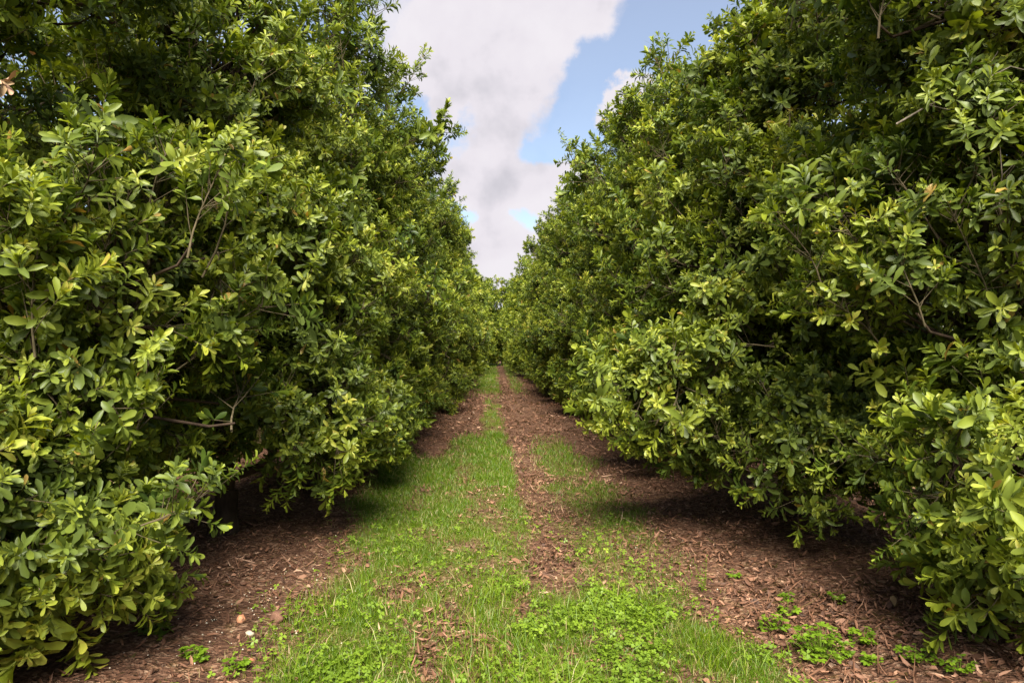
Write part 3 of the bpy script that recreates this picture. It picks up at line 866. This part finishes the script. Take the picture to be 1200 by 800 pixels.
# trees that close the lane at its far end
GE = 'trees closing the far end of the lane'
for (x, y, s, lab) in ((-1.0, 56.5, 1.12, 'far macadamia tree just left of the lane end'), (.8, 58, 1.15, 'dark far macadamia tree blocking the lane end'), (2.6, 57, 1.15, 'far macadamia tree just right of the lane end'),
                       (-3.2, 58, 1.15, 'far macadamia tree behind the end of the left row')):
    row_tree('lo', int(g.integers(2)), (x, y, 0), g.uniform(0, 6), (s, s, s), lab, GE)
# the neighbouring rows, glimpsed through the gaps
for side, xb, ys_ in (('left', -8.5, np.arange(-1.4, 32, 3.7)), ('right', 9.2, np.arange(.6, 34, 3.7))):
    for y in ys_:
        s = g.uniform(.9, 1.05)
        row_tree('lo', int(g.integers(2)), (xb + g.normal(0, .15), y, 0), g.choice([0, PI]) + g.normal(0, .2), (s, s, s),
                 'macadamia tree of the next row, glimpsed through gaps behind the %s row' % side, 'trees of the next row on the ' + side)

# ------------------------------------------------------------------ details on the near trees
def rel_child(name, me, root, label=None):
    o = mobj(name, me, root)
    if label: o['label'] = label
    return o

def raceme(pos, root, ln, rad, stops_name, c1, c2, label, seed):
    g = np.random.default_rng(seed)
    acc = Acc(); p0 = np.array(pos) - np.array(root.location)
    tv, tq = tube([p0, p0 + np.array([.004, 0, -ln * .5]), p0 + np.array([0, .003, -ln])], [.002, .002, .001], 4)
    acc.add(tv, tq)
    for i in range(70):
        z = -ln * g.uniform(.08, 1); a = g.uniform(0, 2 * PI)
        d = np.array([math.cos(a), math.sin(a), g.uniform(-.3, .3)])
        tv, tq = tube([p0 + np.array([0, 0, z]), p0 + np.array([0, 0, z]) + d * rad * .7, p0 + np.array([0, 0, z]) + d * rad], [.0012, .0025, .0008], 4)
        acc.add(tv, tq)
    rel_child('flower_raceme', acc.mesh('flower_raceme', [bark_material(stops_name, c1, c2, 50)]), root, label)

raceme((2.62, 5.6, 1.50), R1, .15, .014, 'yellow_flower', (.42, .40, .04), (.60, .55, .08), 'hanging yellow green flower spike', 31)
raceme((-1.92, 6.0, 1.20), L2, .13, .02, 'faded_flower', (.40, .24, .10), (.60, .42, .20), 'faded buff flower spike', 32)

def dry_cluster(pos, root, n, size, seed, tint, label):
    g = np.random.default_rng(seed)
    acc = Acc(); p0 = np.array(pos) - np.array(root.location)
    for i in range(n):
        d = norm(np.array([g.normal(.3, .6), g.normal(-.3, .5), g.normal(-.7, .4)]))
        R = frame(d, g.uniform(0, 6)); P = LVh * size * g.uniform(.7, 1.1); P[:, 2] *= 2.5
        acc.add(P @ R.T + p0, LQh, a=float(np.clip(tint + g.normal(0, .08), 0, 1)))
    rel_child('dry_leaves', acc.mesh('dry_leaves', [M_LITTER]), root, label)
dry_cluster((-2.30, 3.45, 3.12), L1, 9, .085, 41, .88, 'withered pale brown leaf cluster')
dry_cluster((-2.33, 3.75, 3.36), L1, 1, .075, 42, .75, 'single rusty brown leaf')

def bare_twig(pts, r, root):
    b = np.array(root.location)
    acc = Acc()
    P = [np.array(p) - b for p in pts]
    tv, tq = tube(P, np.linspace(r, r * .45, len(P)), 6); acc.add(tv, tq)
    for i in range(1, len(P)):
        q = P[i]; d = norm(P[i] - P[i - 1]) + np.array([0.1, 0, (-1) ** i * .8])
        tv, tq = tube([q, q + norm(d) * .12, q + norm(d) * .22 + np.array([0, 0, .03])], [r * .5, r * .4, r * .2], 4); acc.add(tv, tq)
    rel_child('bare_branch', acc.mesh('bare_branch', [M_DEADWOOD]), root, 'leafless pale grey branch')
bare_twig([(2.45, 4.35, 3.22), (2.62, 4.3, 3.32), (2.85, 4.25, 3.42), (3.05, 4.2, 3.52)], .007, R1)
bare_twig([(3.05, 4.3, 2.7), (3.07, 4.3, 2.9), (3.04, 4.28, 3.1)], .006, R1)

# ------------------------------------------------------------------ world: Nishita sky with procedural clouds
SUN_EL, SUN_AZ = math.radians(47), math.radians(180)      # azimuth from +Y (down the lane), clockwise: behind the camera, a bit to the right
w = bpy.data.worlds.new('World'); scene.world = w; w.use_nodes = True
nt = w.node_tree; nt.nodes.clear(); L = nt.links.new
out = N(nt, 'ShaderNodeOutputWorld')
sky = N(nt, 'ShaderNodeTexSky', sky_type='NISHITA'); sky.sun_disc = False
sky.sun_elevation = SUN_EL; sky.sun_rotation = SUN_AZ; sky.air_density = 1.0; sky.dust_density = .25; sky.ozone_density = 1.5
bg1 = N(nt, 'ShaderNodeBackground'); bg1.inputs['Strength'].default_value = .062
L(sky.outputs[0], bg1.inputs[0])
tc = N(nt, 'ShaderNodeTexCoord')
nrm = N(nt, 'ShaderNodeVectorMath', operation='NORMALIZE'); L(tc.outputs['Generated'], nrm.inputs[0])
# ragged coordinates
nA = N(nt, 'ShaderNodeTexNoise'); nA.inputs['Scale'].default_value = 5.0; nA.inputs['Detail'].default_value = 9; nA.inputs['Roughness'].default_value = .58
L(nrm.outputs[0], nA.inputs['Vector'])
sub = N(nt, 'ShaderNodeVectorMath', operation='SUBTRACT'); sub.inputs[1].default_value = (.5, .5, .5); L(nA.outputs['Color'], sub.inputs[0])
scl = N(nt, 'ShaderNodeVectorMath', operation='SCALE'); scl.inputs['Scale'].default_value = .20; L(sub.outputs[0], scl.inputs[0])
dw = N(nt, 'ShaderNodeVectorMath', operation='ADD'); L(nrm.outputs[0], dw.inputs[0]); L(scl.outputs[0], dw.inputs[1])
nB = N(nt, 'ShaderNodeTexNoise'); nB.inputs['Scale'].default_value = 2.6; nB.inputs['Detail'].default_value = 8; nB.inputs['Roughness'].default_value = .55
L(nrm.outputs[0], nB.inputs['Vector'])

def mathn(op, a, b=None, c=None):
    n = N(nt, 'ShaderNodeMath', operation=op)
    for i, v in enumerate((a, b, c)):
        if v is None: continue
        if isinstance(v, (int, float)): n.inputs[i].default_value = v
        else: L(v, n.inputs[i])
    return n.outputs[0]
def blob(u, v, r, amp):
    d = Vector((u, 1.0, v)).normalized()
    dist = N(nt, 'ShaderNodeVectorMath', operation='DISTANCE'); L(dw.outputs[0], dist.inputs[0]); dist.inputs[1].default_value = d
    q = mathn('DIVIDE', dist.outputs['Value'], r)
    q = mathn('MULTIPLY', q, q)
    q = mathn('MULTIPLY', q, -1.0)
    e = mathn('EXPONENT', q)
    return mathn('MULTIPLY', e, amp)
# cloud banks and clear gaps, as directions (x/y, z/y) over the lane
total = mathn('MULTIPLY_ADD', nB.outputs['Fac'], 1.5, -.55)
total = mathn('ADD', total, mathn('MULTIPLY_ADD', nA.outputs['Fac'], 1.6, -.8))
for (u, v, r, a) in ((-.02, .42, .12, .9), (.12, .46, .10, .8), (.21, .46, .05, .5), (-.12, .40, .08, .6), (-.02, .28, .09, .7), (.03, .19, .07, .7), (-.02, .13, .05, .4), (.172, .325, .028, 1.9), (.195, .315, .025, 1.0), (.0, .12, .05, .3),
                     (.07, .215, .04, .5),
                     (.25, .40, .06, -1.7), (.10, .31, .035, -1.3), (.15, .27, .035, -.9), (-.12, .31, .045, -2.0), (.125, .355, .03, -1.2), (.155, .375, .03, -1.0), (.06, .285, .025, -.8), (-.058, .172, .030, -2.6), (.055, .152, .024, -1.9), (-.125, .33, .04, -.8), (.05, .25, .02, -.9), (.085, .30, .04, -.5), (.29, .44, .06, -1.5), (.0, .105, .05, .9), (.06, .10, .05, .7), (-.03, .21, .04, .5), (.10, .22, .04, .6)):
    total = mathn('ADD', total, blob(u, v, r, a))
nF = N(nt, 'ShaderNodeTexNoise'); nF.inputs['Scale'].default_value = 15; nF.inputs['Detail'].default_value = 7; nF.inputs['Roughness'].default_value = .6
L(dw.outputs[0], nF.inputs['Vector'])
total = mathn('ADD', total, mathn('MULTIPLY_ADD', nF.outputs['Fac'], .9, -.45))
cov = N(nt, 'ShaderNodeMapRange', interpolation_type='SMOOTHSTEP'); L(total, cov.inputs[0])
cov.inputs[1].default_value = .12; cov.inputs[2].default_value = .85; cov.inputs[3].default_value = .24
# cloud shading: tops catch the light, undersides are grey
def puff(scale, off, detail):
    a = N(nt, 'ShaderNodeTexNoise'); b = N(nt, 'ShaderNodeTexNoise')
    for q in (a, b):
        q.inputs['Scale'].default_value = scale; q.inputs['Detail'].default_value = detail; q.inputs['Roughness'].default_value = .52
    up = N(nt, 'ShaderNodeVectorMath', operation='ADD'); up.inputs[1].default_value = (-.2 * off, -.15 * off, off)
    L(nrm.outputs[0], up.inputs[0]); L(nrm.outputs[0], a.inputs['Vector']); L(up.outputs[0], b.inputs['Vector'])
    return mathn('SUBTRACT', b.outputs['Fac'], a.outputs['Fac'])
shade = mathn('MULTIPLY', puff(5.5, .055, 5), 2.4)
shade = mathn('ADD', shade, mathn('MULTIPLY', puff(14, .022, 6), .9))
thick = mathn('ADD', shade, mathn('MULTIPLY_ADD', total, .16, .02))
thick = mathn('ADD', thick, blob(.0, .34, .07, .28))
thick = mathn('ADD', thick, blob(.0, .205, .045, .22))
cr = ramp(nt, [(0.0, (1.0, .955, 1.01)), (.35, (.95, .90, .965)), (.75, (.74, .715, .78)), (1.0, (.64, .62, .68))])
L(thick, cr.inputs[0])
bg2 = N(nt, 'ShaderNodeBackground'); bg2.inputs['Strength'].default_value = .29
L(cr.outputs[0], bg2.inputs[0])
mix = N(nt, 'ShaderNodeMixShader'); L(cov.outputs[0], mix.inputs[0]); L(bg1.outputs[0], mix.inputs[1]); L(bg2.outputs[0], mix.inputs[2])
L(mix.outputs[0], out.inputs[0])

sd = bpy.data.lights.new('sun', 'SUN'); sd.energy = 5.0; sd.angle = math.radians(34); sd.color = (1.0, .945, .83)
so = bpy.data.objects.new('sun', sd); COL.objects.link(so)
dirv = Vector((math.sin(SUN_AZ) * math.cos(SUN_EL), math.cos(SUN_AZ) * math.cos(SUN_EL), math.sin(SUN_EL)))
so.rotation_euler = dirv.to_track_quat('Z', 'Y').to_euler(); so.location = (0, -5, 20)

# ------------------------------------------------------------------ camera
cd = bpy.data.cameras.new('camera'); cd.sensor_width = 36; cd.lens = 25.5; cd.clip_end = 4000; cd.clip_start = .05
co = bpy.data.objects.new('camera', cd); COL.objects.link(co)
co.location = (0, 0, 1.9); co.rotation_euler = (math.radians(90), 0, -math.radians(1.48))
scene.camera = co
scene.view_settings.view_transform = 'Standard'
scene.view_settings.look = 'None'
scene.view_settings.gamma = 1
scene.view_settings.use_curve_mapping = False
scene.view_settings.exposure = 1.62
scene.cycles.max_bounces = 8
scene.cycles.diffuse_bounces = 4
scene.cycles.transmission_bounces = 4
